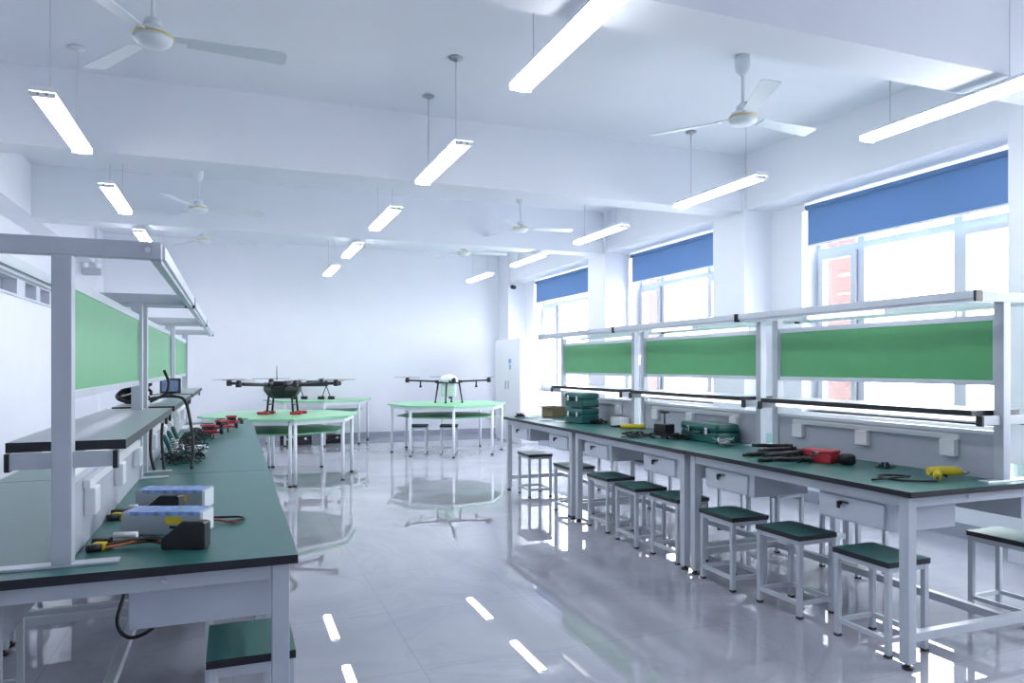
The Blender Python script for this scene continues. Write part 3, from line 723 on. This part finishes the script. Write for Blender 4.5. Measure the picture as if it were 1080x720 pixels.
# ------------------------------------------------------------------ things on the left bench
def charger(loc, rz, label, blabel, boff, lf=1.0):
    t = thing('power_charger', label, 'charger', loc, rz, 'silver chargers on the left bench')
    w, d, h = .13, .055, .076
    MB().box(-w,w,-d,d,0,h,bev=.004).build('case', M['silver'], t)
    b = MB(); b.box(-w+.004,w-.004,-d+.003,d-.003,h-.0005,h+.001); b.box(-w+.03,w-.004,-d-.001,-d+.003,h-.012,h+.001); b.build('blue_label', M['blue'], t)
    b = MB(); b.box(.015,.068,-d-.0012,-d,.036,.060); b.build('yellow_sticker', M['yellow'], t)
    b = MB(); b.box(.03,.05,-d-.006,-d,.022,.031,bev=.001); b.build('switch', M['black'], t)
    c = MB()
    for sx in (-1,1): c.box(sx*w-.004*(sx<0), sx*w+.004*(sx>0), -d+.01, d-.01, .005, h-.005)
    c.build('end_plate', M['white'], t)
    # battery in front
    bx, by = boff
    loc2 = Vector(loc) + Matrix.Rotation(rz,3,'Z') @ Vector((bx,by,0))
    q = thing('battery_pack', blabel, 'battery', loc2, rz, 'black battery packs on the left bench')
    mt = Matrix(((1,0,0,0),(0,0,-1,0),(0,1,0,0),(0,0,0,1)))
    MB().prism([(-.062,.0),(.062,0),(.066,.006),(.066,.078),(.06,.082),(-.006,.082),(-.066,.03),(-.066,.006)], -.022, .022, mtx=mt).build('shell', M['black'], q)
    MB().prism([(-.006,.0825),(.058,.0825),(.058,.084),(-.006,.084)], -.016, .016, mtx=mt).build('top_plate', M['carbon'], q)
    pl = MB(); pl.prism([(-.068,.012),(-.066,.012),(-.066,.028),(-.068,.028)], -.012, .012, mtx=mt); pl.build('terminal', M['brass'], q)
    random.seed(int(1000*abs(loc[1])))
    for mt_ in (M['copper'], M['rubber'], M['orange']):
        w_ = MB()
        for j in range(3 if mt_ is not M['orange'] else 1):
            z0 = random.uniform(.012,.026); yo = random.uniform(-.012,.012)
            w_.tube(spline([(-.066,yo,z0),(-.066-.05*lf,yo+random.uniform(-.01,.01),z0+.006),(-.066-.11*lf,yo*2,.012+random.uniform(0,.012)),(-.066-.17*lf,yo*2-.015,.008+random.uniform(0,.01))],6), .0038, 7)
        w_.build('lead', mt_, q)
    e = -.066-.165*lf
    MB().box(e-.035,e,-.038,-.012,.001,.024,bev=.003).build('yellow_plug', M['yellow'], q)
    k_ = MB(); k_.tube([(e-.01,-.038,.012),(e-.035,-.065,.012)], .0115, 10); k_.build('yellow_cap_plug', M['rubber'], q)
    MB().box(e-.055,e-.003,-.006,.024,.002,.03,bev=.004).build('black_plug', M['black'], q)
    MB().tube([(e-.0,.02,.036),(e+.07*lf,.026,.036)], .009, 10).build('heat_shrink', M['paper'], q)
RZ = math.radians(-20)
charger((-.205, 2.71, ZT), RZ, 'near silver charger box with blue label, behind the front battery', 'front black battery pack with wires to a yellow plug on the left bench', (.155, -.225))
charger((-.215, 3.165, ZT), RZ, 'far silver charger box with blue top label, behind the rear battery', 'rear black battery pack between the two silver chargers', (.045, -.20), .42)
p = P(232, 552)
t = thing('wire_lead', 'loose bundle of black and red leads curling right of the near charger', 'wires', (p.x, p.y, ZT))
MB().tube(spline([(-.07,.02,.03),(-.02,.08,.008),(.06,.07,.006),(.08,.02,.006),(.03,-.01,.006)]), .004, 7).build('black_lead', M['rubber'], t)
MB().tube(spline([(-.07,.0,.02),(-.02,.02,.012),(.03,.0,.006),(.06,-.02,.006)]), .003, 7).build('red_lead', M['red'], t)
MB().tube(spline([(-.07,-.01,.02),(-.01,.0,.012),(.03,-.02,.006),(.05,-.045,.006)]), .003, 7).build('brown_lead', M['copper'], t)
# cables from the shelf
SZ = 1.1555
def strand(label, pts, r=.009, name='hanging_cable', group='black cables hanging from the left shelf'):
    o = MB().tube(spline(pts, 10), r, 10).build(name, M['rubber']); tag(o, label, 'cable', group); return o
strand('thick black cable arching from the left shelf down to the bench joint', [(-.50,4.80,SZ+.012),(-.42,4.70,SZ+.03),(-.33,4.62,SZ+.04),(-.26,4.54,SZ+.02),(-.225,4.44,1.06),(-.205,4.34,.93),(-.21,4.27,TZ+.009)], .0085)
strand('black cable hanging straight down beside the left partition, nearest the camera', [(-.405,4.33,SZ-.04),(-.412,4.31,1.0),(-.41,4.29,.90),(-.392,4.275,TZ+.008)], .0075)
strand('black cable hanging straight down beside the left partition, second from the camera', [(-.352,4.33,SZ-.04),(-.358,4.31,1.0),(-.352,4.29,.90),(-.345,4.275,TZ+.008)], .0075)
strand('black cable standing up from the coil against the left post', [(-.44,4.60,SZ+.012),(-.36,4.55,SZ+.06),(-.345,4.57,SZ+.12),(-.37,4.60,SZ+.19)], .008)
t = thing('cable_coil', 'coil of thick black cable lying on the left shelf at the joint', 'cable', (-.53, 4.66, SZ), 0)
m = MB()
for j in range(4):
    R = .085-.008*j; pts = [(R*math.cos(a)*(1+.1*math.sin(a*2+j)), R*math.sin(a)*.7, .012+.022*j+.04*(1+math.sin(a+j))) for a in [2*PI*q/22 for q in range(22)]]
    m.tube(spline(pts, 3), .009, 8)
m.build('loop', M['rubber'], t); MB().box(-.05,.05,-.03,.03,0,.05,bev=.01).build('plug', M['black'], t)
# small monitor
t = thing('small_monitor', 'small black monitor standing on the left shelf', 'monitor', (-.43, 5.86, SZ), math.radians(-14))
MB().box(-.072,.072,-.008,.012,.015,.125,bev=.004).build('bezel', M['black'], t); MB().box(-.058,.058,-.0095,-.008,.03,.112).build('screen', M['screen'], t)
MB().box(-.03,.03,-.03,.035,0,.015,bev=.003).build('stand', M['black'], t)
# red drone frames
def red_frame(loc, rz, label):
    t = thing('red_drone_frame', label, 'drone', loc, rz, 'red drone frames on the far left bench'); t.scale = (.95, .95, 1.15)
    MB().box(-.065,.065,-.045,.045,.03,.055,bev=.006).build('body', M['red'], t); MB().box(-.04,.04,-.03,.03,.0552,.08,bev=.004).build('electronics', M['black'], t)
    MB().box(-.05,.05,-.035,.035,.0802,.092,bev=.003).build('top_plate', M['red'], t)
    for j in range(4):
        a = PI/4+j*PI/2; c, s = math.cos(a), math.sin(a)
        ar = MB().bar((.035*c,.035*s,.042), (.12*c,.12*s,.042), .026, .010).build('arm', M['red'], t)
        MB().lathe([(.014,.03),(.016,.05),(.012,.066)], (.12*c,.12*s,0), 12).build('motor', M['black'], ar)
        pr = MB(); rotor(pr, (.12*c,.12*s), .055, a*2.3, .068); pr.build('propeller', M['carbon'], ar)
        MB().cyl((.05*c,.05*s,0),(.05*c,.05*s,.03),.006,8).build('landing_leg', M['black'], t)
for i, (px, py, a, lab) in enumerate(((219, 462, .3, 'left red drone frame on the far left bench'), (234, 456, .8, 'middle red drone frame on the far left bench'), (244, 450.5, .1, 'right red drone frame on the far left bench, nearest the aisle edge'))):
    q = P(px, py); red_frame((q.x, q.y, ZT), a, lab)
for i, (px, py, lab) in enumerate(((205, 452, 'white paper sheet beside the red drone frames on the far left bench'),)):
    q = P(px, py); t = tag(MB().box(-.13,.13,-.2,.2,0,.004).build('paper_sheet', M['paper']), lab, 'paper'); t.location = (q.x-.02, q.y+.2, ZT); t.rotation_euler = (0,0,.2)
for i, (x, y, rr, mats, lab) in enumerate(((-.27, 4.62, .13, [M['rubber'], M['pcb']], 'flat tangle of black wires just beyond the left bench joint'),
                                 (-.27, 4.98, .13, [M['rubber'], M['chrome']], 'tangle of black and silvery wires against the left partition'),
                                 (-.28, 5.45, .12, [M['rubber']], 'tangle of black wires halfway along the middle left bench'),
                                 (-.26, 6.0, .14, [M['rubber'], M['pcb']], 'dark wire tangle left of the red drone frames'))):
    random.seed(70+i); tangle('wire_tangle', lab, 'wires', (x, y, ZT), rr, .07, 9, mats, 'wire tangles on the left bench', rad=.0035)
def bottle(loc, tilt, label):
    t = thing('solder_tube', label, 'tube', loc, 0, 'green tubes leaning on the left partition'); t.rotation_euler = (0, tilt, 0)
    MB().lathe([(.012,0),(.014,.01),(.014,.14),(.008,.155)], n=14).build('barrel', M['tool'], t); MB().lathe([(.008,.155),(.008,.185),(.004,.20)], n=12).build('cap', M['white'], t)
for i, (y, lab) in enumerate(((4.85, 'near green tube leaning on the left partition'), (5.15, 'middle green tube leaning on the left partition'), (5.5, 'far green tube leaning on the left partition'))):
    bottle((-.335, y, ZT), math.radians(-22), lab)
t = thing('metal_coil', 'silvery coiled solder wire standing beside the left partition', 'coil', (-.33, 4.80, ZT))
m = MB(); m.tube([(.022*math.cos(q*.5), .022*math.sin(q*.5), .004+q*.0011) for q in range(110)], .0025, 6); m.build('coil', M['chrome'], t); MB().lathe([(.035,0),(.035,.003)], n=18).build('base', M['white'], t)
# cable under left bench
o = MB().tube(spline([(-.34,3.2,.70),(-.39,3.15,.50),(-.41,3.1,.40),(-.37,3.08,.345),(-.30,3.08,.36),(-.24,3.1,.42),(-.20,3.12,.50)]), .007, 8).build('power_cable', M['rubber']); tag(o, 'black cable looping down beneath the left foreground bench', 'cable')

# ------------------------------------------------------------------ world, camera, view
w = bpy.data.worlds.new('World'); sc.world = w; w.use_nodes = True
bg = w.node_tree.nodes['Background']; bg.inputs['Color'].default_value = (0.935, 0.945, 1.0, 1); bg.inputs['Strength'].default_value = 6.5
# window portals guide daylight sampling
for a, b in WINS:
    l = bpy.data.lights.new('window_portal', 'AREA'); l.shape = 'RECTANGLE'; l.size = b-a; l.size_y = ZB-SILL; l.cycles.is_portal = True
    o = bpy.data.objects.new('window_portal', l); col.objects.link(o); o.location = (XR+XW+.02, (a+b)/2, (ZB+SILL)/2); o.rotation_euler = (PI/2, 0, PI/2)
    o.rotation_euler = Vector((-1,0,0)).to_track_quat('-Z', 'Z').to_euler()
cd = bpy.data.cameras.new('Camera'); cam = bpy.data.objects.new('Camera', cd); col.objects.link(cam)
cam.location = (0, 0, EYE); cam.rotation_euler = (PI/2, 0, -YAW)
cd.sensor_width = 36; cd.lens = F/1080*36; cd.shift_y = (HY-360)/1080; cd.clip_start = .02
sc.camera = cam
vs = sc.view_settings; vs.view_transform = 'Standard'; vs.look = 'None'; vs.gamma = 1; vs.use_curve_mapping = False; vs.exposure = 1.22
sc.cycles.use_denoising = True; sc.cycles.use_adaptive_sampling = False
sc.cycles.max_bounces = 12; sc.cycles.diffuse_bounces = 8; sc.cycles.glossy_bounces = 6; sc.cycles.transparent_max_bounces = 16
sc.cycles.sample_clamp_indirect = 8; sc.cycles.caustics_reflective = False; sc.cycles.caustics_refractive = False
